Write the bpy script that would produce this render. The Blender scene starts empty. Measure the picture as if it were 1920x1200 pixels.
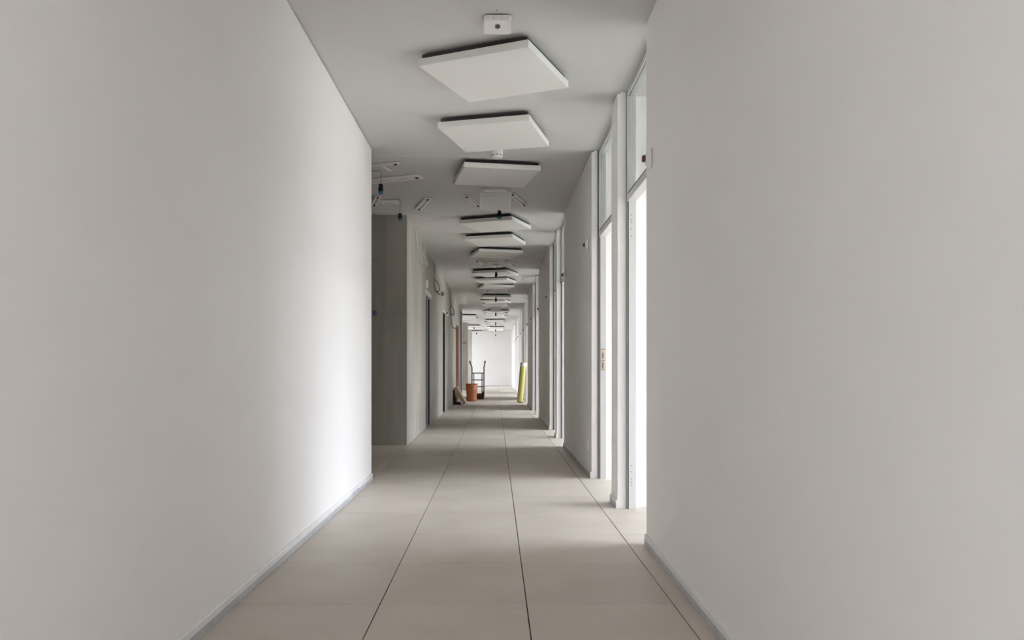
import bpy, bmesh, math, random
from mathutils import Vector, Matrix

random.seed(7)
S = bpy.context.scene
COL = S.collection

# ------------------------------------------------------------------ camera
F = 1480.0            # focal length in pixels of the 1920 wide frame
EYE = 0.968           # camera height
VX, VY = 929.0, 688.6 # vanishing point of the corridor in the frame
cam = bpy.data.cameras.new('camera')
cam.sensor_width = 36.0
cam.lens = 36.0 * F / 1920.0
cam.shift_x = (960.0 - VX) / 1920.0
cam.shift_y = (VY - 600.0) / 1920.0
cam.clip_end = 300
cam_ob = bpy.data.objects.new('camera', cam)
cam_ob.location = (0, 0, EYE)
cam_ob.rotation_euler = (math.pi / 2, 0, 0)
COL.objects.link(cam_ob)
S.camera = cam_ob

# ------------------------------------------------------------------ daylight (even overcast sky) and exposure
SKY_STRENGTH = 1.6
world = bpy.data.worlds.new('overcast_sky')
world.use_nodes = True
bg = world.node_tree.nodes['Background']
# standard overcast sky: the zenith three times as bright as the horizon
_N, _L = world.node_tree.nodes, world.node_tree.links
_tc = _N.new('ShaderNodeTexCoord'); _sp = _N.new('ShaderNodeSeparateXYZ'); _mr = _N.new('ShaderNodeMapRange')
_L.new(_tc.outputs['Generated'], _sp.inputs[0]); _L.new(_sp.outputs['Z'], _mr.inputs['Value'])
_mr.inputs['To Min'].default_value = SKY_STRENGTH / 3.0; _mr.inputs['To Max'].default_value = SKY_STRENGTH
bg.inputs[0].default_value = (0.925, 0.958, 1.075, 1)
_L.new(_mr.outputs['Result'], bg.inputs[1])
S.world = world
S.view_settings.view_transform = 'Standard'
S.view_settings.look = 'None'
S.view_settings.gamma = 1.0
S.view_settings.use_curve_mapping = False
S.view_settings.exposure = 4.15
S.cycles.max_bounces = 14
S.cycles.diffuse_bounces = 10
S.cycles.transparent_max_bounces = 16
S.cycles.use_denoising = True
S.cycles.caustics_reflective = False
S.cycles.caustics_refractive = False
S.cycles.sample_clamp_indirect = 6.0


def portal(loc, size_y, size_z, normal_x):
    """sampling guide at a real window opening (gives off no light of its own)"""
    l = bpy.data.lights.new('window_portal', 'AREA')
    l.shape = 'RECTANGLE'
    l.size, l.size_y = size_y, size_z
    l.cycles.is_portal = True
    o = bpy.data.objects.new('window_portal', l)
    o.location = loc
    o.rotation_euler = (math.pi / 2, 0, math.pi / 2 if normal_x < 0 else -math.pi / 2)
    d = Vector((normal_x, 0, 0))
    o.rotation_euler = d.to_track_quat('-Z', 'Y').to_euler()
    if abs(size_y - size_z) > 1e-6:
        # after the track quaternion local X lies along world Y
        pass
    COL.objects.link(o)
    return o


# ------------------------------------------------------------------ layout numbers (metres)
CEIL = 2.856
XL, XR = -1.067, 0.838          # corridor faces of left and right walls
XC = -1.10                      # face of the concrete wall on the left
YB, YE = -4.0, 41.6             # back and far end
LEFT_END = 6.79
CONC0, CONC1 = 9.79, 26.1
XOUT = 3.4                      # outer wall of the offices
XLOB = -4.5                     # outer wall on the left
OPEN = [(-1.85, -0.70), (-0.40, 0.85), (4.32, 5.415), (5.70, 6.88), (9.64, 10.79), (11.07, 12.20),
        (15.13, 16.20), (16.48, 17.75), (20.45, 21.55), (21.85, 23.10), (25.85, 26.95), (27.25, 28.45),
        (31.20, 32.30), (32.60, 33.80), (36.55, 37.65), (37.95, 39.10)]
PART = [-0.55, 5.555, 10.93, 16.34, 21.70, 27.10, 32.45, 37.80]
DOOR_H = 2.10
WIN_W = 1.90                    # width of an office window


# ------------------------------------------------------------------ materials
def new_mat(name):
    m = bpy.data.materials.new(name)
    m.use_nodes = True
    nt = m.node_tree
    return m, nt, nt.nodes['Principled BSDF']


def paint(name, col, rough=0.6, vary=0.03, scale=3.0, bump=0.02, bump_scale=140.0, metallic=0.0, spec=0.4, per_object=0.0):
    m, nt, p = new_mat(name)
    N, L = nt.nodes, nt.links
    tc = N.new('ShaderNodeTexCoord')
    no = N.new('ShaderNodeTexNoise'); no.inputs['Scale'].default_value = scale; no.inputs['Detail'].default_value = 5
    L.new(tc.outputs['Object'], no.inputs['Vector'])
    mr = N.new('ShaderNodeMapRange')
    mr.inputs['From Min'].default_value = 0.3; mr.inputs['From Max'].default_value = 0.7
    mr.inputs['To Min'].default_value = 1 - vary; mr.inputs['To Max'].default_value = 1 + vary
    L.new(no.outputs['Fac'], mr.inputs['Value'])
    val = mr.outputs['Result']
    if per_object:
        oi = N.new('ShaderNodeObjectInfo')
        m2 = N.new('ShaderNodeMapRange')
        m2.inputs['To Min'].default_value = 1 - per_object; m2.inputs['To Max'].default_value = 1 + per_object
        L.new(oi.outputs['Random'], m2.inputs['Value'])
        mu = N.new('ShaderNodeMath'); mu.operation = 'MULTIPLY'
        L.new(val, mu.inputs[0]); L.new(m2.outputs['Result'], mu.inputs[1])
        val = mu.outputs[0]
    vm = N.new('ShaderNodeVectorMath'); vm.operation = 'SCALE'
    vm.inputs[0].default_value = col
    L.new(val, vm.inputs['Scale'])
    L.new(vm.outputs['Vector'], p.inputs['Base Color'])
    p.inputs['Roughness'].default_value = rough
    p.inputs['Metallic'].default_value = metallic
    p.inputs['Specular IOR Level'].default_value = spec
    if bump:
        nb = N.new('ShaderNodeTexNoise'); nb.inputs['Scale'].default_value = bump_scale; nb.inputs['Detail'].default_value = 3
        L.new(tc.outputs['Object'], nb.inputs['Vector'])
        b = N.new('ShaderNodeBump'); b.inputs['Strength'].default_value = bump; b.inputs['Distance'].default_value = 0.01
        L.new(nb.outputs['Fac'], b.inputs['Height'])
        L.new(b.outputs['Normal'], p.inputs['Normal'])
    return m


def concrete_mat():
    m, nt, p = new_mat('concrete')
    N, L = nt.nodes, nt.links
    tc = N.new('ShaderNodeTexCoord')
    mp = N.new('ShaderNodeMapping'); mp.inputs['Scale'].default_value = (1.0, 1.0, 0.35)
    L.new(tc.outputs['Object'], mp.inputs['Vector'])
    n1 = N.new('ShaderNodeTexNoise'); n1.inputs['Scale'].default_value = 1.6; n1.inputs['Detail'].default_value = 8; n1.inputs['Roughness'].default_value = 0.62
    L.new(mp.outputs['Vector'], n1.inputs['Vector'])
    r1 = N.new('ShaderNodeValToRGB')
    r1.color_ramp.elements[0].position = 0.28; r1.color_ramp.elements[0].color = (0.30, 0.282, 0.24, 1)
    r1.color_ramp.elements[1].position = 0.75; r1.color_ramp.elements[1].color = (0.47, 0.447, 0.395, 1)
    L.new(n1.outputs['Fac'], r1.inputs['Fac'])
    # vertical run marks
    mp2 = N.new('ShaderNodeMapping'); mp2.inputs['Scale'].default_value = (7.0, 7.0, 0.25)
    L.new(tc.outputs['Object'], mp2.inputs['Vector'])
    n2 = N.new('ShaderNodeTexNoise'); n2.inputs['Scale'].default_value = 1.0; n2.inputs['Detail'].default_value = 4
    L.new(mp2.outputs['Vector'], n2.inputs['Vector'])
    mr = N.new('ShaderNodeMapRange'); mr.inputs['From Min'].default_value = 0.35; mr.inputs['From Max'].default_value = 0.65
    mr.inputs['To Min'].default_value = 0.88; mr.inputs['To Max'].default_value = 1.06
    L.new(n2.outputs['Fac'], mr.inputs['Value'])
    # formwork joint lines: fixed heights
    sx = N.new('ShaderNodeSeparateXYZ'); L.new(tc.outputs['Object'], sx.inputs['Vector'])
    sub = N.new('ShaderNodeMath'); sub.operation = 'SUBTRACT'; sub.inputs[1].default_value = 0.30; L.new(sx.outputs['Z'], sub.inputs[0])
    ab = N.new('ShaderNodeMath'); ab.operation = 'PINGPONG'; ab.inputs[1].default_value = 0.675; L.new(sub.outputs[0], ab.inputs[0])
    lt = N.new('ShaderNodeMapRange'); lt.inputs['From Min'].default_value = 0.0; lt.inputs['From Max'].default_value = 0.006
    lt.inputs['To Min'].default_value = 0.80; lt.inputs['To Max'].default_value = 1.0
    L.new(ab.outputs[0], lt.inputs['Value'])
    mu = N.new('ShaderNodeMath'); mu.operation = 'MULTIPLY'; L.new(mr.outputs['Result'], mu.inputs[0]); L.new(lt.outputs['Result'], mu.inputs[1])
    vm = N.new('ShaderNodeVectorMath'); vm.operation = 'SCALE'
    L.new(r1.outputs['Color'], vm.inputs[0]); L.new(mu.outputs[0], vm.inputs['Scale'])
    L.new(vm.outputs['Vector'], p.inputs['Base Color'])
    p.inputs['Roughness'].default_value = 0.62
    nb = N.new('ShaderNodeTexNoise'); nb.inputs['Scale'].default_value = 30; nb.inputs['Detail'].default_value = 6
    L.new(tc.outputs['Object'], nb.inputs['Vector'])
    b = N.new('ShaderNodeBump'); b.inputs['Strength'].default_value = 0.12; b.inputs['Distance'].default_value = 0.01
    L.new(nb.outputs['Fac'], b.inputs['Height']); L.new(b.outputs['Normal'], p.inputs['Normal'])
    return m


def tile_mat():
    m, nt, p = new_mat('beige_stoneware')
    N, L = nt.nodes, nt.links
    tc = N.new('ShaderNodeTexCoord'); oi = N.new('ShaderNodeObjectInfo'); ge = N.new('ShaderNodeNewGeometry')
    n1 = N.new('ShaderNodeTexNoise'); n1.inputs['Scale'].default_value = 2.2; n1.inputs['Detail'].default_value = 7
    L.new(ge.outputs['Position'], n1.inputs['Vector'])
    r = N.new('ShaderNodeValToRGB')
    r.color_ramp.elements[0].position = 0.3; r.color_ramp.elements[0].color = (0.505, 0.448, 0.388, 1)
    r.color_ramp.elements[1].position = 0.72; r.color_ramp.elements[1].color = (0.575, 0.518, 0.458, 1)
    L.new(n1.outputs['Fac'], r.inputs['Fac'])
    # pale plaster dust smears
    n2 = N.new('ShaderNodeTexNoise'); n2.inputs['Scale'].default_value = 5.0; n2.inputs['Detail'].default_value = 6; n2.inputs['Roughness'].default_value = 0.7
    L.new(ge.outputs['Position'], n2.inputs['Vector'])
    mr = N.new('ShaderNodeMapRange'); mr.inputs['From Min'].default_value = 0.60; mr.inputs['From Max'].default_value = 0.78
    mr.inputs['To Min'].default_value = 0.0; mr.inputs['To Max'].default_value = 0.35
    L.new(n2.outputs['Fac'], mr.inputs['Value'])
    mx = N.new('ShaderNodeMix'); mx.data_type = 'RGBA'
    L.new(mr.outputs['Result'], mx.inputs['Factor']); L.new(r.outputs['Color'], mx.inputs[6]); mx.inputs[7].default_value = (0.72, 0.70, 0.67, 1)
    m2 = N.new('ShaderNodeMapRange'); m2.inputs['To Min'].default_value = 0.965; m2.inputs['To Max'].default_value = 1.035
    L.new(oi.outputs['Random'], m2.inputs['Value'])
    vm = N.new('ShaderNodeVectorMath'); vm.operation = 'SCALE'
    L.new(mx.outputs[2], vm.inputs[0]); L.new(m2.outputs['Result'], vm.inputs['Scale'])
    L.new(vm.outputs['Vector'], p.inputs['Base Color'])
    p.inputs['Roughness'].default_value = 0.5
    p.inputs['Specular IOR Level'].default_value = 0.4
    return m


def glass_mat():
    m = bpy.data.materials.new('clear_pane'); m.use_nodes = True
    nt = m.node_tree; N, L = nt.nodes, nt.links
    N.remove(N['Principled BSDF'])
    t = N.new('ShaderNodeBsdfTransparent'); t.inputs[0].default_value = (0.95, 0.972, 0.965, 1)
    g = N.new('ShaderNodeBsdfGlossy'); g.inputs['Roughness'].default_value = 0.02
    fr = N.new('ShaderNodeFresnel'); fr.inputs[0].default_value = 1.45
    mx = N.new('ShaderNodeMixShader')
    hf = N.new('ShaderNodeMath'); hf.operation = 'MULTIPLY'; hf.inputs[1].default_value = 0.4
    L.new(fr.outputs[0], hf.inputs[0])
    L.new(hf.outputs[0], mx.inputs[0]); L.new(t.outputs[0], mx.inputs[1]); L.new(g.outputs[0], mx.inputs[2])
    L.new(mx.outputs[0], N['Material Output'].inputs[0])
    return m


def film_mat():
    m, nt, p = new_mat('wrinkled_film')
    N, L = nt.nodes, nt.links
    p.inputs['Base Color'].default_value = (0.86, 0.85, 0.83, 1)
    p.inputs['Roughness'].default_value = 0.3
    tl = N.new('ShaderNodeBsdfTranslucent'); tl.inputs[0].default_value = (0.85, 0.84, 0.82, 1)
    ma = N.new('ShaderNodeMixShader'); ma.inputs[0].default_value = 0.4
    L.new(p.outputs[0], ma.inputs[1]); L.new(tl.outputs[0], ma.inputs[2])
    tr = N.new('ShaderNodeBsdfTransparent'); mx = N.new('ShaderNodeMixShader'); mx.inputs[0].default_value = 0.85
    L.new(tr.outputs[0], mx.inputs[1]); L.new(ma.outputs[0], mx.inputs[2])
    L.new(mx.outputs[0], N['Material Output'].inputs[0])
    return m


M = {
    'wall': paint('white_wall_paint', (0.83, 0.813, 0.80), 0.6, 0.02, 1.2, 0.03, 220),
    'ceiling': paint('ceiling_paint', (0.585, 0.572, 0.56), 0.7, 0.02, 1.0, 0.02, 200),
    'panel': paint('panel_white', (0.74, 0.725, 0.70), 0.65, 0.015, 2.0, 0.02, 300),
    'frame': paint('white_lacquered_metal', (0.63, 0.635, 0.635), 0.35, 0.01, 4, 0.0),
    'plastic': paint('white_plastic', (0.80, 0.78, 0.755), 0.4, 0.015, 8, 0.0),
    'fitting': paint('pale_sheet_metal', (0.78, 0.76, 0.73), 0.45, 0.03, 12, 0.0),
    'concrete': concrete_mat(),
    'tile': tile_mat(),
    'grout': paint('dark_joint', (0.055, 0.048, 0.042), 0.9, 0.1, 20, 0.0),
    'base': paint('pale_painted_skirting', (0.76, 0.75, 0.74), 0.5, 0.05, 6, 0.03, 60),
    'bluefilm': paint('blue_grey_masking_film', (0.47, 0.48, 0.50), 0.45, 0.10, 9, 0.05, 40),
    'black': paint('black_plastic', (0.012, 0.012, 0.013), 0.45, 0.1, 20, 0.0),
    'dark': paint('dark_rubber', (0.035, 0.033, 0.031), 0.7, 0.1, 20, 0.0),
    'greydark': paint('dark_grey_metal', (0.12, 0.115, 0.11), 0.4, 0.1, 10, 0.0),
    'blue': paint('blue_plastic', (0.035, 0.16, 0.26), 0.4, 0.05, 20, 0.0),
    'navy': paint('dull_navy_plastic', (0.05, 0.075, 0.14), 0.5, 0.05, 20, 0.0),
    'red': paint('dark_red_lens', (0.09, 0.012, 0.012), 0.2, 0.05, 20, 0.0),
    'steel': paint('grey_steel_frame', (0.50, 0.505, 0.50), 0.4, 0.04, 6, 0.0, metallic=0.2),
    'cablegrey': paint('grey_cable_jacket', (0.30, 0.285, 0.26), 0.5, 0.05, 20, 0.0),
    'cablepale': paint('pale_cable_jacket', (0.62, 0.60, 0.55), 0.5, 0.05, 20, 0.0),
    'brown': paint('raw_brown_wood', (0.40, 0.225, 0.125), 0.6, 0.12, 5, 0.05, 40),
    'darkbrown': paint('dark_brown_lining', (0.085, 0.055, 0.04), 0.6, 0.12, 5, 0.0),
    'board': paint('beige_fibre_board', (0.47, 0.37, 0.245), 0.8, 0.08, 14, 0.08, 90),
    'orange': paint('orange_plastic', (0.38, 0.135, 0.055), 0.45, 0.08, 7, 0.0),
    'smear': paint('dried_plaster', (0.72, 0.62, 0.50), 0.9, 0.1, 30, 0.0),
    'rust': paint('red_brown_painted_steel', (0.075, 0.026, 0.02), 0.5, 0.15, 15, 0.0),
    'tyre': paint('black_brown_rubber', (0.045, 0.026, 0.022), 0.8, 0.15, 15, 0.0),
    'yellow': paint('yellow_foil', (0.40, 0.36, 0.10), 0.28, 0.05, 8, 0.05, 30),
    'paper': paint('off_white_paper', (0.60, 0.57, 0.49), 0.8, 0.05, 12, 0.0),
    'wood': paint('cream_strike_insert', (0.66, 0.56, 0.43), 0.6, 0.05, 12, 0.0),
    'hole': paint('screw_hole_shadow', (0.10, 0.10, 0.10), 0.8, 0.05, 12, 0.0),
    'ground': paint('outdoor_ground', (0.34, 0.34, 0.32), 0.9, 0.1, 0.2, 0.0),
    'glass': glass_mat(),
    'film': film_mat(),
}


# ------------------------------------------------------------------ mesh helpers
class MB:
    def __init__(self):
        self.v, self.f = [], []

    def add(self, vs, fs):
        o = len(self.v)
        self.v += [tuple(p) for p in vs]
        self.f += [tuple(i + o for i in f) for f in fs]
        return self

    def box(self, x0, x1, y0, y1, z0, z1):
        vs = [(x0, y0, z0), (x1, y0, z0), (x1, y1, z0), (x0, y1, z0), (x0, y0, z1), (x1, y0, z1), (x1, y1, z1), (x0, y1, z1)]
        return self.add(vs, [(0, 3, 2, 1), (4, 5, 6, 7), (0, 1, 5, 4), (1, 2, 6, 5), (2, 3, 7, 6), (3, 0, 4, 7)])

    def prism(self, pts, axis, a, b):
        """polygon pts (2-D) swept along an axis from a to b"""
        def P(u, w, t):
            return {'x': (t, u, w), 'y': (u, t, w), 'z': (u, w, t)}[axis]
        n = len(pts)
        vs = [P(u, w, a) for u, w in pts] + [P(u, w, b) for u, w in pts]
        fs = [tuple(range(n))[::-1], tuple(range(n, 2 * n))] + [(i, (i + 1) % n, n + (i + 1) % n, n + i) for i in range(n)]
        return self.add(vs, fs)

    def tube(self, pts, r, seg=8, cap=True):
        pts = [Vector(p) for p in pts]
        rs = r if isinstance(r, (list, tuple)) else [r] * len(pts)
        rings = []
        up = None
        for i, p in enumerate(pts):
            d = (pts[min(i + 1, len(pts) - 1)] - pts[max(i - 1, 0)]).normalized()
            if up is None:
                up = Vector((0, 0, 1)) if abs(d.z) < 0.9 else Vector((1, 0, 0))
            s = d.cross(up)
            if s.length < 1e-5:
                s = d.cross(Vector((0, 1, 0)))
            s.normalize(); t = s.cross(d).normalized(); up = t
            rings.append([p + (s * math.cos(2 * math.pi * k / seg) + t * math.sin(2 * math.pi * k / seg)) * rs[i] for k in range(seg)])
        vs = [v for ring in rings for v in ring]
        fs = []
        for i in range(len(pts) - 1):
            for k in range(seg):
                a, b = i * seg + k, i * seg + (k + 1) % seg
                fs.append((a, a + seg, b + seg, b))
        if cap:
            fs.append(tuple(range(seg)))
            fs.append(tuple(range(len(vs) - seg, len(vs)))[::-1])
        return self.add(vs, fs)

    def lathe(self, prof, c=(0, 0, 0), seg=24):
        vs, fs = [], []
        for r, z in prof:
            for k in range(seg):
                a = 2 * math.pi * k / seg
                vs.append((c[0] + r * math.cos(a), c[1] + r * math.sin(a), c[2] + z))
        for i in range(len(prof) - 1):
            for k in range(seg):
                a, b = i * seg + k, i * seg + (k + 1) % seg
                fs.append((a, b, b + seg, a + seg))
        fs.append(tuple(range(seg))[::-1])
        fs.append(tuple(range(len(vs) - seg, len(vs))))
        return self.add(vs, fs)

    def rbox(self, x0, x1, y0, y1, z0, z1, r, seg=4):
        """box with corners rounded in plan (x, y)"""
        pts = []
        for cx, cy, a0 in ((x1 - r, y1 - r, 0), (x0 + r, y1 - r, 90), (x0 + r, y0 + r, 180), (x1 - r, y0 + r, 270)):
            for k in range(seg + 1):
                a = math.radians(a0 + 90 * k / seg)
                pts.append((cx + r * math.cos(a), cy + r * math.sin(a)))
        return self.prism(pts, 'z', z0, z1)

    def mesh(self, name, mat, smooth=False, bevel=0.0):
        me = bpy.data.meshes.new(name)
        me.from_pydata(self.v, [], self.f)
        bm = bmesh.new(); bm.from_mesh(me)
        bmesh.ops.recalc_face_normals(bm, faces=bm.faces)
        if bevel:
            bmesh.ops.bevel(bm, geom=list(bm.edges), offset=bevel, segments=1, affect='EDGES', clamp_overlap=True)
        bm.to_mesh(me); bm.free()
        me.materials.append(M[mat])
        if smooth:
            me.polygons.foreach_set('use_smooth', [True] * len(me.polygons))
            me.set_sharp_from_angle(angle=math.radians(40))
        me.update()
        return me

    def build(self, name, mat, parent=None, smooth=False, bevel=0.0, loc=None, rot=None):
        return link(name, self.mesh(name, mat, smooth, bevel), parent, loc, rot)


def link(name, data, parent=None, loc=None, rot=None):
    o = bpy.data.objects.new(name, data)
    COL.objects.link(o)
    if parent is not None:
        o.parent = parent
    if loc:
        o.location = loc
    if rot:
        o.rotation_euler = rot
    return o


def tag(o, label=None, cat=None, group=None, kind=None):
    if label: o['label'] = label
    if cat: o['category'] = cat
    if group: o['group'] = group
    if kind: o['kind'] = kind
    return o


def thing(name, loc, label, cat, group=None, rz=0.0, kind=None):
    o = link(name, None, None, loc, (0, 0, rz))
    return tag(o, label, cat, group, kind)


def copy_tree(o, parent=None):
    c = o.copy(); COL.objects.link(c); c.parent = parent
    for ch in list(o.children):
        copy_tree(ch, c)
    return c


def at(x, y, Y):
    """point at depth Y that the photograph shows near pixel (x, y); only used to read sizes off the photo"""
    return ((x - VX) / F * Y, Y, EYE + (VY - y) / F * Y)


def smooth_path(pts, n=8):
    pts = [Vector(p) for p in pts]
    P = [pts[0]] + pts + [pts[-1]]
    out = []
    for i in range(1, len(P) - 2):
        a, b, c, d = P[i - 1], P[i], P[i + 1], P[i + 2]
        for k in range(n):
            t = k / n
            out.append(0.5 * ((2 * b) + (c - a) * t + (2 * a - 5 * b + 4 * c - d) * t * t + (3 * b - a - 3 * c + d) * t ** 3))
    out.append(pts[-1])
    return out


ORD = ['first', 'second', 'third', 'fourth', 'fifth', 'sixth', 'seventh', 'eighth', 'ninth', 'tenth', 'eleventh', 'twelfth',
       'thirteenth', 'fourteenth', 'fifteenth', 'sixteenth', 'seventeenth', 'eighteenth', 'nineteenth', 'twentieth',
       'twenty-first', 'twenty-second', 'twenty-third', 'twenty-fourth']

# ================================================================== THE SETTING
# ---- floor slab and tiles
floor = MB().box(XLOB - 0.3, XOUT + 0.3, YB - 0.3, YE + 0.3, -0.30, -0.010).build('floor', 'grout')
tag(floor, 'beige square tiled corridor floor with fine dark joints', kind='structure')
TW, TD, GX, GY = 0.60, 0.672, 0.0045, 0.0030
X0T, Y0T = -1.0725, 3.226


def tile_mesh():
    mb = MB()
    a, b, c = TW / 2 - GX / 2, TD / 2 - GY / 2, 0.0012
    vs = []
    for z, i in ((-0.010, 0), (-0.0012, 0), (0.0, c)):
        vs += [(-a + i, -b + i, z), (a - i, -b + i, z), (a - i, b - i, z), (-a + i, b - i, z)]
    fs = [(8, 9, 10, 11)]
    for k in range(4):
        n = (k + 1) % 4
        fs += [(k, n, 4 + n, 4 + k), (4 + k, 4 + n, 8 + n, 8 + k)]
    return mb.add(vs, fs).mesh('tile', 'tile')


tm = tile_mesh()
seen = set()
for n in range(-4, 58):
    for i in range(0, 4):
        seen.add((i, n))
for n in range(5, 10):
    for i in (-1, -2):
        seen.add((i, n))
rest = MB()
for n in range(-11, 58):
    for i in range(-6, 12):
        cx, cy = X0T + TW * (i + 0.5), Y0T + TD * (n + 0.5)
        if (i, n) in seen:
            link('tile', tm, floor, (cx, cy, 0))
        else:
            if i < -1 and not (n in range(4, 11) or n > 32):
                continue
            a, b = TW / 2 - GX / 2, TD / 2 - GY / 2
            rest.box(cx - a, cx + a, cy - b, cy + b, -0.010, 0.0)
tag(rest.build('tile_field', 'tile', floor), kind='stuff')

# ---- ceiling
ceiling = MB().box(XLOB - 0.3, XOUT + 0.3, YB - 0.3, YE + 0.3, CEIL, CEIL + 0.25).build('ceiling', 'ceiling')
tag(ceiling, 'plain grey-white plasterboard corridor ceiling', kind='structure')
for y, xa, xb in ((7.06, -1.5, -0.2), (9.72, -1.09, -0.55), (13.9, 0.25, 0.835), (19.1, 0.25, 0.835)):
    MB().box(xa, xb, y - 0.006, y + 0.006, CEIL - 0.0008, CEIL).build('joint_strip', 'panel', ceiling)
for x, y in ((-1.05, 9.96), (-1.06, 10.30), (-1.05, 10.65), (-1.04, 11.4), (-1.03, 12.5)):
    MB().lathe([(0.007, -0.003), (0.007, 0.0)], (x, y, CEIL), 10).build('ceiling_screw', 'hole', ceiling)


def notch_profile(xf, xb, sgn, gap=0.012, deep=0.02):
    """wall section (x, z) with a shadow gap at the top of its corridor face"""
    return [(xf, 0.0), (xb, 0.0), (xb, CEIL), (xf + sgn * deep, CEIL), (xf + sgn * deep, CEIL - gap), (xf, CEIL - gap)]


# ---- left white wall and the side of the lift lobby
wl = MB().prism(notch_profile(XL, XL - 0.14, -1), 'y', YB, LEFT_END)
wl.box(XLOB, XL - 0.14, LEFT_END - 0.14, LEFT_END, 0, CEIL)
tag(wl.build('wall_left', 'wall'), 'long smooth white plastered wall along the left foreground', kind='structure')
tag(MB().box(XLOB - 0.2, XLOB, LEFT_END - 0.3, CONC1 + 0.2, 0, CEIL).build('wall_left', 'concrete'),
    'concrete back wall of the dark side lobby', kind='structure')

# ---- concrete wall with the left doors
LEFT_DOORS = [(12.4, 13.4, 2.14), (16.3, 17.2, 2.13), (21.9, 23.4, 2.17), (24.9, 25.8, 2.78)]
wc = MB().box(XLOB, XC, CONC0, CONC0 + 0.25, 0, CEIL)
y = CONC0 + 0.25
for a, b, h in LEFT_DOORS:
    wc.box(XC - 0.25, XC, y, a, 0, CEIL)
    wc.box(XC - 0.25, XC, a, b, h, CEIL)
    y = b
wc.box(XC - 0.25, XC, y, CONC1, 0, CEIL)
wc.box(XLOB, XC - 0.25, CONC1 - 0.25, CONC1, 0, CEIL)
tag(wc.build('wall_left', 'concrete'), 'bare concrete wall running along the left side beyond the lobby', kind='structure')
for (y0, x0, x1) in ((33.3, -1.50, -1.165), (39.6, -1.50, -1.19)):
    tag(MB().box(x0, x1, y0, y0 + 0.35, 0, CEIL).build('wall_column', 'concrete'),
        'square concrete column %s the far lobby on the left' % ('at the middle of' if y0 < 35 else 'near the end wall of'), kind='structure')

# ---- end walls
tag(MB().box(XLOB, XOUT, YE, YE + 0.2, 0, CEIL).build('wall_far', 'wall'), 'bright white end wall closing the far end of the corridor', kind='structure')
wb = MB().box(XLOB, -0.85, YB - 0.2, YB, 0, CEIL).box(0.62, XOUT, YB - 0.2, YB, 0, CEIL)
wb.box(-0.85, 0.62, YB - 0.2, YB, 0, 0.30).box(-0.85, 0.62, YB - 0.2, YB, 2.60, CEIL)
tag(wb.build('wall_back', 'wall'), 'white wall with a window behind the camera', kind='structure')
wdw = thing('window_20', (0, YB, 0), 'corridor end window behind the camera', None, kind='structure')
for x in (-0.85, -0.145, 0.56):
    MB().box(x, x + 0.06, -0.12, -0.05, 0.30, 2.60).build('mullion', 'frame', wdw)
for x in (-0.79, -0.085):
    MB().box(x, x + 0.645, -0.09, -0.084, 0.30, 2.60).build('window_pane', 'glass', wdw)

# ---- right wall segments: long walls and the narrow piers between paired doors
XRB = 0.965
segs = []
y = YB
for a, b in OPEN:
    segs.append((y, a)); y = b
segs.append((y, YE))
pier_no = wall_no = 0
for a, b in segs:
    if a < 4 and b > 3:       # the near wall stands slightly out of line
        mb = MB()
        xa, xb = 0.785, 0.826
        vs = []
        for yy, xf in ((a, xa), (b, xb)):
            vs += [(x, yy, z) for x, z in [(xf, 0.0), (XRB, 0.0), (XRB, CEIL), (xf + 0.02, CEIL), (xf + 0.02, CEIL - 0.012), (xf, CEIL - 0.012)]]
        mb.add(vs, [tuple(range(6))[::-1], tuple(range(6, 12))] + [(i, (i + 1) % 6, 6 + (i + 1) % 6, 6 + i) for i in range(6)])
    else:
        mb = MB().prism(notch_profile(XR, XRB, 1), 'y', a, b)
    w = mb.build('wall_right', 'wall')
    if b - a < 0.5:
        pier_no += 1
        tag(w, 'narrow white pier between a pair of office doors, %s pier along the right' % ORD[max(pier_no - 2, 0)] if a > 0 else 'narrow white pier behind the camera', kind='structure')
    else:
        wall_no += 1
        tag(w, 'white wall length on the right, %s one from the camera' % ORD[max(wall_no - 2, 0)] if a > 0 else 'white wall length behind the camera', kind='structure')

# ---- skirting boards with grey-blue masking film along the foot
def skirting(name, x_at, y0, y1, sgn, label, wavy=True, seed=1):
    """x_at(y): wall face; sgn: direction into the corridor"""
    t, h = 0.011, 0.058
    mb = MB()
    vs = []
    for yy in (y0, y1):
        xf = x_at(yy)
        vs += [(xf, yy, 0), (xf + sgn * t, yy, 0), (xf + sgn * t, yy, h - 0.006), (xf + sgn * (t - 0.005), yy, h), (xf, yy, h)]
    n = 5
    mb.add(vs, [tuple(range(n)), tuple(range(n, 2 * n))[::-1]] + [(i, n + i, n + (i + 1) % n, (i + 1) % n) for i in range(n)])
    b = mb.build(name, 'base')
    tag(b, label, kind='structure')
    rnd = random.Random(seed)
    N = max(4, int((y1 - y0) / 0.09))
    fm = MB(); vs = []; fs = []
    for k in range(N + 1):
        yy = y0 + (y1 - y0) * k / N
        xf = x_at(yy) + sgn * (t + 0.0012)
        hh = 0.029 + (rnd.uniform(-0.004, 0.012) if wavy else 0)
        vs += [(xf - sgn * 0.001, yy, 0.0005), (xf, yy, 0.0005), (xf, yy, hh), (xf - sgn * 0.001, yy, hh)]
    for k in range(N):
        a = 4 * k
        fs += [(a + j, a + (j + 1) % 4, a + 4 + (j + 1) % 4, a + 4 + j) for j in range(4)]
    fs += [(0, 1, 2, 3), (4 * N, 4 * N + 3, 4 * N + 2, 4 * N + 1)]
    fm.add(vs, fs).build('masking_film', 'bluefilm', b)
    return b


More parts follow.
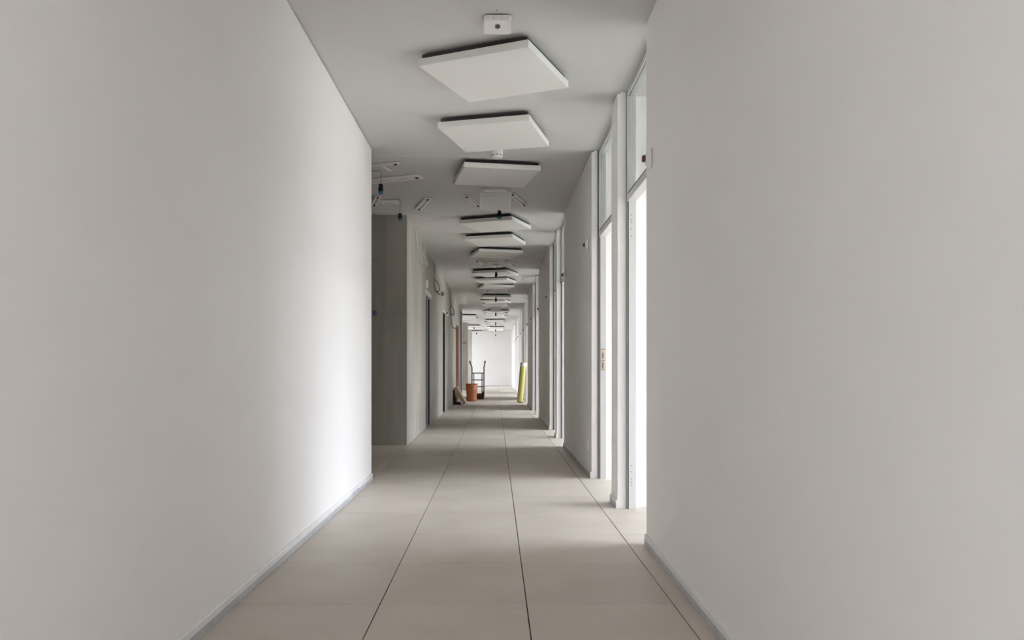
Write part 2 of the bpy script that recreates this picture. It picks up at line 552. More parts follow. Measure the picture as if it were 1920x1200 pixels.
skirting('baseboard_left', lambda y: XL, YB, 5.35, 1, 'grey skirting board along the left foreground wall', False, 3)
skirting('baseboard_left', lambda y: XL, 5.35, LEFT_END, 1, 'film-covered end of the skirting at the left wall corner', True, 4)
near_face = lambda y: 0.785 + (0.826 - 0.785) * (y - 0.85) / (4.32 - 0.85)
skirting('baseboard_right', near_face, 0.85, 4.32, -1, 'grey skirting board along the right foreground wall', False, 5)
for k, (a, b) in enumerate(segs):
    if a > 5 and b < 24:
        skirting('baseboard_right', lambda y: XR, a, b, -1,
                 'grey skirting at the foot of the %s right wall piece beyond the near door' % ORD[k - 3], True, 10 + k)


# ---- office door frames with glazed transoms
def door_frame(n, y0, y1):
    d = thing('door_%d' % n, (0, y0, 0), 'white metal door frame without a leaf, glass transom above', None, kind='structure')
    d['label'] = ('white open door frame with glass transom, %s along the right from the camera' % ORD[n - 3]) if n >= 3 else \
        'white open door frame with glass transom behind the camera, number %s' % ORD[n - 1]
    w = y1 - y0
    xa, xb = 0.900, 0.962
    j = 0.022
    jl = MB().box(xa, xb, 0, j, 0, CEIL - 0.004).build('jamb', 'frame', d, bevel=0.0015)
    jr = MB().box(xa, xb, w - j, w, 0, CEIL - 0.004).build('jamb', 'frame', d, bevel=0.0015)
    # rebate lip on the room side and dark rubber seals
    MB().box(xa + 0.004, xa + 0.010, w - j - 0.004, w - j + 0.002, 0, DOOR_H).build('door_seal', 'dark', d)
    sj, sm = (0.004, 'cablegrey') if n % 2 else (0.009, 'greydark')
    MB().box(xa - sj - 0.001, xa - 0.001, w - 0.012, w, 0.0, CEIL - 0.004).build('shadow_joint', sm, d)
    MB().box(xa - sj - 0.001, xa - 0.001, 0, 0.012, 0.0, CEIL - 0.004).build('shadow_joint', sm, d)
    MB().box(xa, xb, j, w - j, DOOR_H, DOOR_H + 0.050).build('transom_rail', 'frame', d, bevel=0.0015)
    MB().box(xa + 0.004, xa + 0.022, j, w - j, DOOR_H + 0.050, DOOR_H + 0.062).build('glazing_seal', 'dark', d)
    MB().box(xa, xb, j, w - j, CEIL - 0.034, CEIL - 0.002).build('head_rail', 'frame', d, bevel=0.0015)
    MB().box(xa + 0.008, xa + 0.018, j, w - j, DOOR_H + 0.060, CEIL - 0.034).build('glass_pane', 'glass', d)
    return d, jl, jr


doors = []
for n, (a, b) in enumerate(OPEN, 1):
    doors.append(door_frame(n, a, b))
d1, jl, jr = doors[2]
w = OPEN[2][1] - OPEN[2][0]
for py in (403, 411, 416, 429, 442, 873, 885, 898, 904.5, 910):
    z = EYE + (VY - py) / F * 5.39
    mb = MB()
    mb.tube([(0.928, w - 0.0225, z), (0.928, w - 0.0215, z)], 0.0032, 10)
    mb.build('screw_hole', 'hole', jr)
for idx in (3, 5, 7):
    dd, jl, jr = doors[idx]
    w = OPEN[idx][1] - OPEN[idx][0]
    sp = MB().box(0.918, 0.955, w - 0.0245, w - 0.021, 0.938, 1.130).build('strike_plate', 'wood', jr)
    for z0, z1 in ((0.955, 1.010), (1.045, 1.095)):
        MB().box(0.928, 0.937, w - 0.0255, w - 0.0238, z0, z1).build('latch_slot', 'hole', sp)
    for z0 in (0.944, 1.022, 1.122):
        MB().box(0.922, 0.948, w - 0.0252, w - 0.0238, z0, z0 + 0.005).build('latch_edge', 'hole', sp)

# ---- offices: partitions and window wall
for k, yp in enumerate(PART):
    tag(MB().box(XRB, XOUT, yp - 0.055, yp + 0.055, 0, CEIL).build('wall_partition', 'wall'),
        'white partition between two offices, %s along the right' % ORD[k], kind='structure')
bounds = [YB] + PART + [YE]
for k in range(len(bounds) - 1):
    a, b = bounds[k] + 0.055, bounds[k + 1] - 0.055
    wdw = thing('window_%d' % (k + 1), (XOUT, a, 0), 'full-width office window, %s office along the right' % ORD[k], None, kind='structure')
    L = b - a
    z0, z1 = 0.12, 2.80
    wins = [(0.10, 0.10 + WIN_W), (L - 0.10 - WIN_W, L - 0.10)]
    MB().box(0, 0.2, -0.055, L + 0.055, 0, z0).build('parapet', 'wall', wdw)
    MB().box(0, 0.2, -0.055, L + 0.055, z1, CEIL).build('lintel', 'wall', wdw)
    for u, v in ((-0.055, wins[0][0]), (wins[0][1], wins[1][0]), (wins[1][1], L + 0.055)):
        MB().box(0, 0.2, u, v, z0, z1).build('window_pier', 'wall', wdw)
    for u, v in wins:
        for yy in (u, (u + v) / 2 - 0.025, v - 0.05):
            MB().box(0.06, 0.13, yy, yy + 0.05, z0, z1).build('mullion', 'frame', wdw)
        for u2, v2 in ((u + 0.05, (u + v) / 2 - 0.025), ((u + v) / 2 + 0.025, v - 0.05)):
            MB().box(0.09, 0.096, u2, v2, z0, z1).build('window_pane', 'glass', wdw)
        portal((XOUT + 0.21, a + (u + v) / 2, (z0 + z1) / 2), WIN_W, z1 - z0, -1)

# ---- far lobby windows on the left
wdw = thing('window_%d' % (len(bounds)), (XLOB, CONC1, 0), 'large window band of the far lobby on the left', None, kind='structure')
L = YE - CONC1
LWS = [(1.2, 3.4), (8.6, 13.8)]
MB().box(-0.2, 0, 0, L, 0, 0.12).build('parapet', 'wall', wdw)
MB().box(-0.2, 0, 0, L, 2.70, CEIL).build('lintel', 'wall', wdw)
for u, v in ((0, LWS[0][0]), (LWS[0][1], LWS[1][0]), (LWS[1][1], L)):
    MB().box(-0.2, 0, u, v, 0.12, 2.70).build('window_pier', 'wall', wdw)
for (u, v), nb in zip(LWS, (2, 4)):
    for i in range(nb + 1):
        yy = u + (v - u - 0.05) * i / nb
        MB().box(-0.13, -0.06, yy, yy + 0.05, 0.12, 2.7).build('mullion', 'frame', wdw)
        if i < nb:
            MB().box(-0.096, -0.09, yy + 0.05, yy + (v - u - 0.05) / nb, 0.12, 2.7).build('window_pane', 'glass', wdw)
    portal((XLOB - 0.21, CONC1 + (u + v) / 2, 1.41), v - u, 2.58, 1)
po = portal((-0.115, YB - 0.22, 1.45), 1.47, 2.3, 1)
po.rotation_euler = Vector((0, 1, 0)).to_track_quat('-Z', 'Y').to_euler()
tag(MB().box(24, 34, -40, 90, -3.5, 5.5).build('daylight_blocker', 'ground'), 'unseen plain block outside, added to cut low daylight', kind='structure')  # unseen block added to hold back low light from the horizon
tag(MB().box(-80, 80, -60, 110, -3.6, -3.5).build('ground', 'ground'), 'ground outside the building', kind='structure')


# ---- left door frames in the concrete wall
def left_door(n, a, b, h, style):
    label = {0: 'grey steel door frame with dark opening nearest in the concrete wall',
             1: 'pale door frame with dark lining, second in the concrete wall',
             2: 'doorway lined in raw brown wood in the concrete wall',
             3: 'tall dark doorway reaching the ceiling at the end of the concrete wall'}[style]
    d = thing('door_%d' % n, (XC, a, 0), label, None, kind='structure')
    w = b - a
    lin = {0: 'black', 1: 'darkbrown', 2: 'brown', 3: 'greydark'}[style]
    fr = {0: 'steel', 1: 'frame', 2: 'brown', 3: 'frame'}[style]
    # deep lining of the reveal; its black at the first door stands for darkness
    MB().box(-0.25, -0.068, 0, 0.012, 0, h).build('lining', lin, d)
    MB().box(-0.25, -0.068, w - 0.012, w, 0, h).build('lining', lin, d)
    MB().box(-0.25, -0.068, 0.012, w - 0.012, h - 0.012, h).build('lining', lin, d)
    if style == 0:
        MB().box(-0.068, 0.006, 0, 0.03, 0, h).build('jamb', fr, d, bevel=0.002)
        jf = MB().box(-0.068, 0.006, w - 0.03, w, 0, h).build('jamb', fr, d, bevel=0.002)
        MB().box(-0.040, -0.018, w - 0.034, w - 0.029, 0, h - 0.03).build('door_seal', 'black', jf)
        MB().box(-0.068, 0.006, 0.03, w - 0.03, h - 0.03, h).build('head', fr, d, bevel=0.002)
        MB().box(0.0, 0.012, -0.03, w + 0.03, h, h + 0.055).build('architrave', 'fitting', d, bevel=0.002)
    elif style == 1:
        MB().box(-0.068, 0.010, -0.02, 0.012, 0, h + 0.05).build('jamb', fr, d, bevel=0.002)
        MB().box(-0.068, -0.004, w - 0.012, w, 0, h).build('jamb', 'darkbrown', d, bevel=0.002)
        MB().box(0.0, 0.010, w - 0.004, w + 0.03, 0, h + 0.05).build('architrave', fr, d)
        MB().box(0.0, 0.010, 0.012, w - 0.004, h, h + 0.05).build('head', fr, d, bevel=0.002)
    elif style == 2:
        MB().box(-0.068, 0.004, 0, 0.012, 0, h).build('jamb', fr, d)
        MB().box(-0.068, 0.004, w - 0.012, w, 0, h).build('jamb', fr, d)
        MB().box(-0.068, 0.004, 0.012, w - 0.012, h - 0.012, h).build('head', fr, d)
    else:
        MB().box(-0.068, 0.004, 0, 0.012, 0, h).build('jamb', 'greydark', d)
        MB().box(-0.068, -0.02, w - 0.012, w, 0, h).build('jamb', 'greydark', d)
        MB().box(-0.02, 0.012, w - 0.012, w + 0.20, 0, h).build('architrave', 'frame', d, bevel=0.002)
    # closed dark leaf standing open inside the room
    MB().box(-0.24, -0.20, 0.014, w - 0.014, 0.005, h - 0.016).build('door_leaf', {0: 'black', 1: 'darkbrown', 2: 'brown', 3: 'greydark'}[style], d)
    return d


for k, (a, b, h) in enumerate(LEFT_DOORS):
    left_door(len(OPEN) + 1 + k, a, b, h, k)

# ================================================================== CEILING THINGS
# ---- square suspended panels
PS, PT, PGAP = 0.709, 0.045, 0.040


def make_panel():
    root = link('ceiling_panel', None)
    h = PS / 2
    MB().box(-h, h, -h, h, -PGAP - PT, -PGAP).build('panel_board', 'panel', root, bevel=0.0025)
    g = h - 0.018
    MB().box(-g, g, -g, g, -PGAP, -0.014).build('gap_shade_box', 'dark', root)  # dark box added to deepen the shade in the gap above the panel
    for sx in (-1, 1):
        for sy in (-1, 1):
            x, y = sx * (h - 0.10), sy * (h - 0.10)
            mb = MB()
            mb.tube([(x, y, -PGAP), (x, y, 0)], 0.005, 8)
            mb.lathe([(0.016, -PGAP), (0.016, -PGAP + 0.008)], (x, y, 0), 10)
            mb.lathe([(0.014, -0.006), (0.014, 0)], (x, y, 0), 10)
            mb.build('hanger', 'black', root)
    return root


panel0 = make_panel()
ANG = [-23.7, -15.3, 10.9, -21.8, -16.5, 14.7, -21.0, -17.0, 13.0, 8.0, -14.0, -6.0]
PY = [4.85, 6.12, 7.42, 9.976, 11.24, 12.55, 15.16, 16.48, 17.75]
while len(PY) < 21:
    PY.append(PY[-3] + 5.17)
for k, y in enumerate(PY):
    o = panel0 if k == 0 else copy_tree(panel0)
    o.location = (0.004 if k % 3 == 0 else 0.0, y * 1.0127, CEIL)
    o.rotation_euler = (0, 0, math.radians(ANG[k] if k < 12 else random.choice((-1, 1)) * random.uniform(5, 20)))
    where = ['right behind the ceiling box', 'in front of the round smoke detector', 'in front of the film-wrapped sign'][k] if k < 3 else 'in the row above the corridor'
    tag(o, 'square white ceiling panel, %s from the camera, %s' % (ORD[k], where), 'ceiling panel', 'square panels hung along the corridor ceiling')
for k, (x, y, a) in enumerate(((-1.05, 28.3, 4), (-1.05, 29.7, -8), (-1.05, 31.1, 5), (-1.02, 35.1, -4), (-1.02, 36.5, 6), (-1.02, 40.3, 0))):
    o = copy_tree(panel0)
    o.location = (x, y, CEIL); o.rotation_euler = (0, 0, math.radians(a))
    tag(o, 'square white ceiling panel over the far lobby at left, %s from the camera' % ORD[k], 'ceiling panel', 'square panels over the far lobby')

# ---- ceiling sensor boxes
def sensor_box(y, label):
    r = thing('ceiling_sensor', (0.012, y, CEIL), label, 'sensor', 'white sensor boxes on the ceiling')
    hw, d, t = 0.0745, 0.175, 0.036
    MB().rbox(-hw + 0.006, hw - 0.006, 0.006, d - 0.006, -0.006, 0, 0.016).build('mounting_plate', 'greydark', r)
    MB().rbox(-hw, hw, 0, d, -t, -0.006, 0.018, 5).build('housing', 'plastic', r, smooth=True)
    for x in (-0.0225, 0.0225):
        MB().box(x - 0.0008, x + 0.0008, -0.0006, 0.002, -t + 0.002, -0.008).build('seam', 'cablegrey', r)
    mb = MB()
    for k in range(6):
        a = math.radians(60 * k + 30)
        c, s = math.cos(a) * 0.011, math.sin(a) * 0.011
        mb.rbox(c - 0.0052, c + 0.0052, d * 0.42 + s * 1.9 - 0.008, d * 0.42 + s * 1.9 + 0.008, -t - 0.0012, -t, 0.004, 3)
    mb.rbox(-0.010, 0.010, d * 0.42 - 0.016, d * 0.42 + 0.016, -t - 0.0009, -t, 0.008, 3)
    mb.build('sensor_grille', 'hole', r)
    return r


sensor_box(4.216, 'white rounded sensor box with dark rosette on the ceiling nearest the camera')
sensor_box(14.50, 'small white sensor box on the ceiling above the first hanging cord in mid corridor')
MB_ = MB().lathe([(0.003, -0.003), (0.003, 0)], (0.005, 4.17, CEIL), 10)
MB_.build('ceiling_screw', 'hole', ceiling)

# ---- smoke detector
r = thing('smoke_detector', (0.014, 6.83, CEIL), 'round white smoke detector on the ceiling between second and third panels', 'smoke detector')
MB().lathe([(0.052, 0.0), (0.052, -0.016)], (0, 0, 0), 28).build('detector_base', 'plastic', r, smooth=True)
MB().lathe([(0.048, -0.016), (0.050, -0.026), (0.050, -0.062), (0.044, -0.074), (0.028, -0.078)], (0, 0, 0), 28).build('detector_body', 'plastic', r, smooth=True)
for k in range(10):
    a = 2 * math.pi * (k + 0.5) / 10
    c, s = math.cos(a), math.sin(a)
    mb = MB()
    q = []
    for da in (-0.17, 0.17):
        for rr in (0.0485, 0.0510):
            q.append((rr * math.cos(a + da), rr * math.sin(a + da)))
    mb.prism([q[0], q[1], q[3], q[2]], 'z', -0.062, -0.055).build('vent_slot', 'hole', r)

# ---- hanging cable connectors
def connector(x, y, ztop, zbot, label, stub=None):
    r = thing('hanging_connector', (x, y, CEIL), label, 'cable connector', 'connectors hanging on ceiling cords')
    zt, zb = ztop - CEIL, zbot - CEIL
    h = zt - zb
    pts = [(0, 0, 0), (0.002, 0, zt * 0.4), (-0.001, 0, zt * 0.8), (0, 0, zt)]
    if stub:
        pts = [(stub[0], stub[1], -0.004), (stub[0] * 0.4, stub[1] * 0.4, -0.006), (0, 0, -0.008)] + pts[1:]
    MB().tube(smooth_path(pts, 5), 0.0033, 8).build('cord', 'cablegrey', r, smooth=True)
    b = MB().lathe([(0.012, zt + 0.004), (0.021, zt), (0.021, zt - 0.16 * h), (0.017, zt - 0.2 * h), (0.023, zt - 0.34 * h), (0.023, zt - 0.76 * h)], (0, 0, 0), 16)
    b.build('plug_body', 'black', r, smooth=True)
    MB().lathe([(0.0215, zt - 0.76 * h), (0.0225, zt - 0.80 * h), (0.0215, zb), (0.012, zb)], (0, 0, 0), 16).build('plug_ring', 'blue', r, smooth=True)
    return r


connector(-1.098, 7.56, 2.718, 2.630, 'black and blue connector hanging nearest, beside the left wall corner', (-0.16, 0.03))
connector(-1.070, 8.85, 2.690, 2.615, 'black and blue connector hanging in front of the concrete corner', (-0.18, 0.02))
connector(0.042, 8.75, 2.700, 2.612, 'dark connector hanging just below the film-wrapped sign')
far_c = [14.1, 19.2, 24.4, 29.6, 34.8, 40.0]
for k, y in enumerate(far_c):
    connector(0.008 if k else 0.012, y, 2.66 - 0.006 * k, 2.56 - 0.006 * k,
              'black connector on a thin cord on the corridor axis, %s beyond the wrapped sign' % ORD[k])
connector(-0.93, 34.2, 2.70, 2.62, 'black connector hanging in the far lobby beside the first column')
connector(-0.93, 38.6, 2.66, 2.57, 'black connector hanging in the far lobby before the end wall')

# ---- loose linear light fittings on the ceiling
def fitting(x0, y0, x1, y1, width, label, clips=True, double=False):
    """open sheet-metal light trough screwed under the ceiling from (x0, y0) to (x1, y1)"""
    L = math.hypot(x1 - x0, y1 - y0)
    a = math.atan2(y1 - y0, x1 - x0)
    r = thing('light_trough', ((x0 + x1) / 2, (y0 + y1) / 2, CEIL), label, 'light fitting', 'open light troughs on the ceiling', a)
    h, w = L / 2, width / 2
    lip = width * 0.34
    MB().box(-h, h, -w, w, -0.004, -0.0005).build('back_plate', 'cablegrey', r)
    MB().box(-h, h, -w, -w + lip, -0.020, -0.004).build('side_flange', 'fitting', r, bevel=0.001)
    MB().box(-h, h, w - lip, w, -0.020, -0.004).build('side_flange', 'fitting', r, bevel=0.001)
    MB().box(-h, -h + 0.02, -w + lip, w - lip, -0.018, -0.004).build('end_cap', 'fitting', r)
    MB().box(h - 0.02, h, -w + lip, w - lip, -0.018, -0.004).build('end_cap', 'fitting', r)
    MB().box(-h * 0.8, h * 0.55, -w * 0.16, w * 0.16, -0.010, -0.004).build('lamp_bar', 'fitting', r)
    if clips:
        for s in (-1, 1):
            MB().box(s * h * 0.93 - 0.012, s * h * 0.93 + 0.012, -0.008, 0.008, -0.030, -0.016).build('end_clip', 'dark', r)
    return r


fitting(-0.735, 7.77, -1.90, 8.22, 0.15, 'long white open light trough near the left wall corner', True)
fitting(-0.890, 7.245, -1.75, 7.60, 0.05, 'long thin white trough closest to the left wall corner', True)
fitting(-1.050, 7.36, -1.000, 7.54, 0.022, 'short thin white strip between the two long troughs', False)
fitting(-1.400, 9.11, -1.290, 8.66, 0.07, 'tilted white trough at far left of the lobby ceiling', True)
fitting(-1.300, 8.98, -1.110, 8.96, 0.17, 'short wide white trough above the hanging connector in the lobby', False)
fitting(-0.910, 9.36, -0.747, 8.77, 0.09, 'tilted white trough alone on the ceiling right of the concrete corner', True)
for k, yc in enumerate([8.75, 14.08, 19.2, 24.4]):
    dy = yc - 8.75
    sx = ['beside the film-wrapped sign', 'beside the first hanging cord', 'beside the second hanging cord', 'beside the third hanging cord'][k]
    fitting(-0.318, 8.64 + dy, -0.195, 9.16 + dy, 0.06, 'slanted white light trough on the left %s' % sx)
    fitting(0.184, 8.53 + dy, 0.338, 9.11 + dy, 0.06, 'slanted white light trough on the right %s' % sx)
    if k != 0:
        fitting(-0.155, 8.78 + dy, -0.012, 8.75 + dy, 0.05, 'short white light trough %s' % sx, False)


# ---- hanging signs wrapped in film
def wrapped_sign(x, y, w, ztop, zbot, label, film=True):
    r = thing('wrapped_sign', (x, y, CEIL), label, 'sign', 'wrapped signs hanging from the ceiling')
    zt, zb = ztop - CEIL, zbot - CEIL
    h = w / 2
    mid = zb + (zt - zb) * 0.60
    MB().box(-h * 0.7, h * 0.7, -0.025, 0.025, -0.03, 0).build('ceiling_mount', 'plastic', r, bevel=0.003)
    MB().box(-h * 0.985, h * 0.985, -0.010, 0.010, zb + 0.004, mid).build('sign_plate', 'plastic', r, bevel=0.002)
    for s in (-1, 1):
        MB().tube([(s * h * 0.55, 0, -0.03), (s * h * 0.55, 0, mid)], 0.004, 8).build('hanging_rod', 'cablegrey', r)
    rnd = random.Random(int(y * 10))
    nx, nz = 26, 20
    for side in (-1, 1):
        vs, fs = [], []
        for j in range(nz + 1):
            for i in range(nx + 1):
                u, v = i / nx, j / nz
                z = zb + (zt - zb) * v
                xx = (-h + w * u) * (1 + 0.04 * v)
                wr = 0.010 * math.sin(v * 34 + 2 * math.sin(u * 7)) * max(0, v - 0.52) * 2.2 + 0.004 * math.sin(u * 23 + v * 9) * max(0, v - 0.45)
                bulge = 0.018 * math.sin(math.pi * min(u, 1)) ** 0.4 if 0 < u < 1 else 0.0
                vs.append((xx, side * (bulge + 0.001) + wr, z + (0.006 * math.sin(u * 19) if j == nz else 0)))
        for j in range(nz):
            for i in range(nx):
                a = j * (nx + 1) + i
                fs.append((a, a + 1, a + nx + 2, a + nx + 1))
        MB().add(vs, fs).build('film_sleeve', 'film', r, smooth=True)
    return r


wrapped_sign(0.0, 8.40, 0.335, 2.85, 2.650, 'white sign wrapped in wrinkled film hanging behind the third panel')
wrapped_sign(0.01, 23.9, 0.33, 2.85, 2.650, 'small pale wrapped sign hanging far down the corridor')

# ================================================================== WALL THINGS
def indicator(y, label, xf, red=False):
    """door indicator lamp: rounded plate with a tapering nose on the corridor face of the right wall"""
    r = thing('door_indicator', (xf, y, 2.075), label, 'indicator lamp', 'door indicator lamps on the right wall')
    a, b = 0.045, 0.052
    def ring(s, t, x):
        pts = []
        rr = 0.018 * s
        for cy, cz, a0 in ((a * s - rr, b * t - rr, 0), (-a * s + rr, b * t - rr, 90), (-a * s + rr, -b * t + rr, 180), (a * s - rr, -b * t + rr, 270)):
            for k in range(4):
                an = math.radians(a0 + 30 * k)
                pts.append((x, cy + rr * math.cos(an), cz + rr * math.sin(an)))
        return pts
    def loft(rings):
        mb = MB(); n = 16
        vs = [p for rg in rings for p in rg]
        fs = [tuple(range(n)), tuple(range(len(vs) - n, len(vs)))[::-1]]
        for i in range(len(rings) - 1):
            for k in range(n):
                fs.append((i * n + k, i * n + (k + 1) % n, (i + 1) * n + (k + 1) % n, (i + 1) * n + k))
        return mb.add(vs, fs)
    loft([ring(0.94, 0.94, 0.0), ring(0.94, 0.94, -0.004)]).build('wall_gasket', 'hole', r)
    loft([ring(1, 1, -0.004), ring(1, 1, -0.010), ring(0.94, 0.94, -0.013)]).build('cover_plate', 'plastic', r, smooth=True)
    loft([ring(0.9, 0.9, -0.013), ring(0.45, 0.40, -0.030)]).build('nose', 'plastic', r)
    loft([ring(0.38, 0.34, -0.030), ring(0.34, 0.30, -0.046)]).build('lens', 'red' if red else 'black', r)
    return r


indicator(4.19, 'white indicator lamp with dark red lens at the end of the near right wall', near_face(4.19), True)
ends = []
for a, b in segs:
    if a > 5 and b - a > 1:
        ends += [(a + 0.26, 'near'), (b - 0.17, 'far')]
for k, (y, e) in enumerate(ends[:11]):
    indicator(y, 'white indicator lamp, black lens, at %s end of %s right wall length' % (e, ORD[1 + k // 2]), XR)

# ---- wall socket low on the second right wall
r = thing('wall_socket', (XR, 7.15, 0.266), 'small white wall socket low on the second right wall length', 'socket')
MB().box(-0.009, 0, -0.04, 0.04, -0.05, 0.05).build('cover_frame', 'plastic', r, bevel=0.002)
MB().box(-0.0105, -0.009, -0.027, 0.027, -0.027, 0.027).build('socket_insert', 'fitting', r)

# ---- box and clip above the left doors
r = thing('junction_box', (XC, 12.46, 2.28), 'small white junction box above the nearest door in the concrete wall', 'junction box')
MB().box(0, 0.035, -0.05, 0.05, -0.065, 0.065).build('box_body', 'plastic', r, bevel=0.003)
MB().box(0.035, 0.038, -0.04, 0.04, -0.055, 0.055).build('box_lid', 'fitting', r)
r = thing('junction_box', (XC, 17.6, 2.17), 'small white clip box beside the second door in the concrete wall', 'junction box')
MB().box(0, 0.045, -0.04, 0.04, -0.06, 0.045).build('box_body', 'plastic', r, bevel=0.003)
MB().box(0.01, 0.04, -0.044, -0.040, -0.02, 0.02).build('cable_entry', 'hole', r)

# ---- loose installation cables hanging out of the concrete wall
def cable(paths, label, mat, rad, knot=None):
    r = thing('loose_cable', paths[0][0], label, 'cable', 'loose cables hanging on the concrete wall')
    o = Vector(paths[0][0])
    for p in paths:
        MB().tube(smooth_path([Vector(q) - o for q in p], 7), rad, 8).build('cable_strand', mat, r, smooth=True)
    if knot:
        k = Vector(knot) - o
        mb = MB()
        mb.tube(smooth_path([k + Vector((0.018 * math.cos(t * 2.2), 0.01 * math.sin(t), 0.03 * math.sin(t * 2.2))) for t in (0, 0.6, 1.2, 1.8, 2.4, 3.0)], 5), rad * 1.3, 8)
        mb.build('cable_knot', mat, r, smooth=True)
    return r


Y1 = 10.9
cable([[at(780, 434, 10.86), at(780.5, 448, Y1), at(782, 462, Y1), at(781, 474, Y1), at(779, 477, Y1)],
       [at(779, 477, Y1), at(784, 473, Y1), at(790, 475, Y1), at(797, 484, Y1), at(801.5, 493, Y1), at(801, 498, Y1)],
       [at(779, 477, Y1), at(784, 484, Y1), at(789, 496, Y1), at(794, 510, Y1)]],
      'pale split cable dangling from the concrete wall nearest the corner', 'cablepale', 0.0075)
Y2 = 14.05
cable([[at(813, 488, Y2), at(814, 506, Y2), at(813, 523, Y2), at(814, 534, Y2), at(817, 544, Y2 - .03), at(821, 547, Y2 - .05), at(824, 542, Y2 - .06),
        at(822, 533, Y2 - .05), at(817, 526, Y2 - .03), at(814, 524, Y2 - .02), at(814.5, 534, Y2 - .02), at(817, 545, Y2 - .02), at(822, 551, Y2 - .02), at(827, 552, Y2), at(831, 550, Y2)]],
      'dark cable with one round loop beyond the nearest left door', 'cablegrey', 0.010, at(830, 551, Y2))
Y3 = 19.1
cable([[at(843.5, 541, Y3), at(844.5, 556, Y3), at(846, 572, Y3), at(845, 574, Y3 - .02), at(844, 580, Y3 - .04), at(846, 588, Y3 - .05), at(849.5, 591.5, Y3 - .05), at(851.5, 586, Y3 - .05),
        at(849, 577, Y3 - .04), at(845.5, 573.5, Y3 - .02), at(844.5, 580, Y3 - .02), at(845.5, 592, Y3), at(847, 606, Y3), at(850, 614, Y3), at(854, 615.5, Y3), at(858.5, 613, Y3)]],
      'dark looped cable beside the brown wooden doorway', 'cablegrey', 0.012)
Y4 = 24.6
cable([[at(863.2, 603, Y4), at(862, 620, Y4), at(862, 630, Y4), at(864, 639, Y4), at(868, 643.5, Y4), at(872.5, 643, Y4), at(875, 639, Y4)]],
      'thin dark cable drooping at the far end of the concrete wall', 'cablegrey', 0.012)

# ---- thin pull cord in front of the lobby concrete
r = thing('pull_cord', (-1.482, 9.70, CEIL), 'thin pale cord with blue end hanging against the dark concrete', 'cord')
MB().tube([(0, 0, 0), (0.004, 0, -0.5), (0, 0, -1.195)], 0.003, 6).build('cord', 'cablegrey', r)
MB().tube([(-0.02, 0.01, 0), (-0.018, 0.01, -0.9)], 0.0025, 6).build('cord', 'cablepale', r)
MB().lathe([(0.008, -1.19), (0.022, -1.20), (0.024, -1.235), (0.014, -1.25)], (0, 0, 0), 12).build('cord_end', 'navy', r, smooth=True)
MB().lathe([(0.006, -0.545), (0.016, -0.555), (0.016, -0.585), (0.006, -0.595)], (0, 0, 0), 12).build('cord_toggle', 'cablegrey', r, smooth=True)

# ================================================================== THINGS STANDING ON THE FLOOR
# ---- hand truck
ht = thing('hand_truck', (-0.535, 24.1, 0), 'red-brown steel hand truck standing behind the orange bucket', 'hand truck')
for s in (-1, 1):
    x = 0.183 * s
    flare = -0.055 if s < 0 else 0.03
    pts = [(x, 0, 0.06), (x, 0.02, 0.5), (x, 0.04, 0.93), (x + flare * 0.25, 0.045, 0.99), (x + flare, 0.02, 1.10)]
    MB().tube(smooth_path(pts, 6), 0.017, 10).build('side_rail', 'rust', ht, smooth=True)
    g0, g1 = Vector((x + flare * 0.95, 0.022, 1.085)), Vector((x + flare * 1.25, 0.012, 1.165))
    MB().tube([g0, g1], 0.021, 10).build('hand_grip', 'tyre', ht, smooth=True)
    MB().tube([(x * 0.68, 0.005, 0.10), (x * 0.68, 0.03, 0.80)], 0.013, 8).build('inner_rail', 'rust', ht, smooth=True)
    wh = MB()
    wheel = []
    for k in range(25):
        a = 2 * math.pi * k / 24
        wheel.append((0.0, 0.09 * math.cos(a), 0.09 * math.sin(a)))
    tyre = MB().tube(wheel[:-1] + [wheel[0]], 0.026, 8, cap=False).build('wheel', 'tyre', ht, smooth=True, loc=(s * 0.155, 0.06, 0.116))
    hub = MB().tube([(-0.02, 0, 0), (0.02, 0, 0)], 0.07, 16).build('wheel_hub', 'rust', tyre)
for z in (0.16, 0.37, 0.58, 0.79):
    MB().tube([(-0.183, 0.01 + z * 0.03, z), (0.183, 0.01 + z * 0.03, z)], 0.013, 8).build('cross_bar', 'rust', ht, smooth=True)
MB().tube([(-0.18, 0.06, 0.116), (0.18, 0.06, 0.116)], 0.010, 8).build('axle', 'rust', ht, smooth=True)
MB().prism([(-0.19, 0.002), (0.0, 0.002), (0.0, 0.16), (-0.006, 0.16), (-0.006, 0.009), (-0.19, 0.009)], 'x', -0.185, 0.185).build('toe_plate', 'rust', ht)

# ---- orange bucket
bk = thing('bucket', (-0.68, 22.6, 0), 'tall orange plastic bucket smeared with plaster on the left', 'bucket')
prof = [(0.135, 0.0), (0.145, 0.015), (0.150, 0.10), (0.151, 0.17), (0.158, 0.24), (0.164, 0.34), (0.168, 0.46), (0.168, 0.485),
        (0.160, 0.485), (0.150, 0.25), (0.135, 0.03)]
mb = MB().lathe(prof, (0, 0, 0), 32)
mb.v = [(x - 0.024 * math.exp(-((z - 0.15) / 0.05) ** 2) * max(0, x / 0.15) ** 3, y, z) for x, y, z in mb.v]
mb.build('bucket_body', 'orange', bk, smooth=True)
MB().lathe([(0.168, 0.470), (0.176, 0.475), (0.176, 0.500), (0.160, 0.500), (0.160, 0.475)], (0, 0, 0), 32).build('rim', 'orange', bk, smooth=True)
for z in (0.36, 0.40):
    MB().lathe([(0.1665, z), (0.170, z + 0.004), (0.1675, z + 0.010)], (0, 0, 0), 32).build('rib', 'orange', bk, smooth=True)
rnd = random.Random(4)
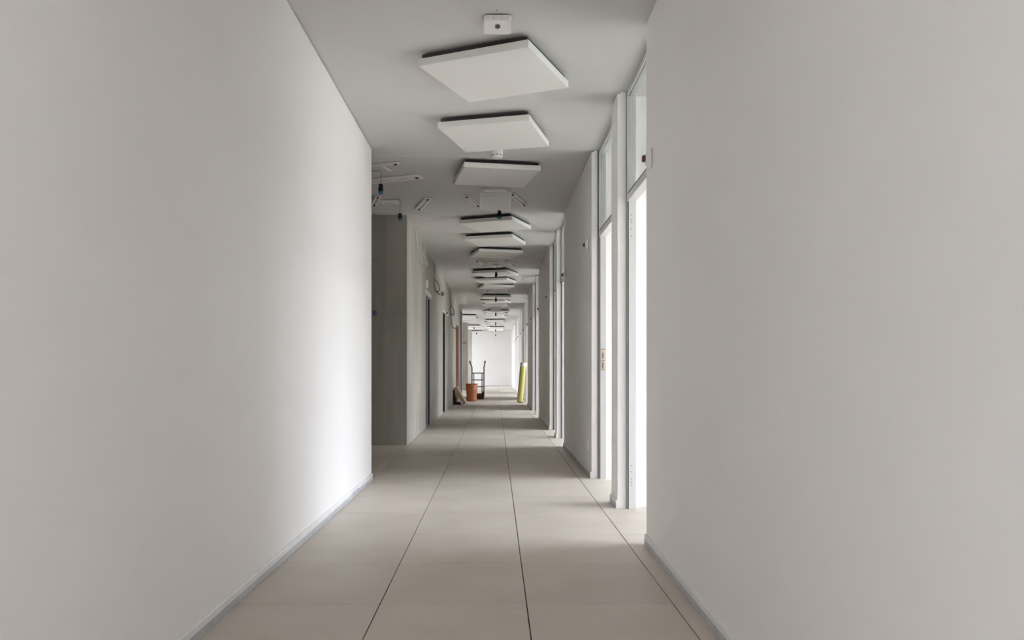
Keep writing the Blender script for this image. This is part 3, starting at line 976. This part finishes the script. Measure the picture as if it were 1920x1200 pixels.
for k in range(7):
    a = math.radians(rnd.uniform(-68, -38)); z = rnd.uniform(0.34, 0.46); s = rnd.uniform(0.010, 0.022)
    c, sn = math.cos(a), math.sin(a)
    mb = MB()
    pts = [(0.1715 * math.cos(a + s * 4 * math.cos(t) / 0.5 * 0.9), 0.1715 * math.sin(a + s * 4 * math.cos(t) / 0.5 * 0.9), z + s * 0.55 * math.sin(t)) for t in [2 * math.pi * i / 10 for i in range(10)]]
    inn = [(x * 0.97, y * 0.97, zz) for x, y, zz in pts]
    mb.add(pts + inn, [tuple(range(10)), tuple(range(10, 20))[::-1]] + [(i, (i + 1) % 10, 10 + (i + 1) % 10, 10 + i) for i in range(10)])
    mb.build('plaster_splash', 'smear', bk)

# ---- leaning board and a black wedge standing for the shadow and dark board behind
bd = thing('leaning_board', (-0.79, 20.35, 0), 'thick beige board leaning against the left wall by the bucket', 'board')
ang = math.atan2(0.25, 0.44)
mb = MB().box(-0.0425, 0.0425, 0, 0.50, 0, 0.50)
rot = Matrix.Rotation(-ang, 3, 'Y')
low = min((rot @ Vector(v)).z for v in mb.v)
mb.v = [tuple(rot @ Vector(v) - Vector((0, 0, low))) for v in mb.v]
mb.build('board_core', 'board', bd, bevel=0.003)
mb = MB().box(-0.0485, -0.0435, 0.004, 0.496, 0.004, 0.496)
mb.v = [tuple(rot @ Vector(v) - Vector((0, 0, low))) for v in mb.v]
mb.build('dark_underside', 'darkbrown', bd)  # darker colour on the board's underside
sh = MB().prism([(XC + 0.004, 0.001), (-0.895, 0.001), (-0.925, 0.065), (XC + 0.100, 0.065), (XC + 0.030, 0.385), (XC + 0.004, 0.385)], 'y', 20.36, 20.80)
tag(sh.build('shadow_wedge', 'black', bevel=0.003), 'black wedge for the shadow and dark board between beige board and left wall', 'shadow wedge')

# ---- yellow roll
yr = thing('yellow_roll', (0.655, 21.22, 0), 'tall yellow foil roll leaning against the right-hand pier', 'roll')
ax = Vector((0.108, 0.30, 1.05)); Lr = 1.10; axn = ax.normalized()
def along(t): return Vector((0, 0, 0.028)) + axn * t
MB().tube([along(0), along(0.01), along(Lr - 0.11), along(Lr - 0.10)], [0.078, 0.083, 0.083, 0.080], 28).build('foil_wrap', 'yellow', yr, smooth=True)
MB().tube([along(Lr - 0.115), along(Lr - 0.005), along(Lr)], [0.0845, 0.0845, 0.080], 28).build('paper_band', 'paper', yr, smooth=True)
MB().tube([along(Lr - 0.01), along(Lr + 0.012)], 0.04, 20).build('core_tube', 'board', yr, smooth=True)
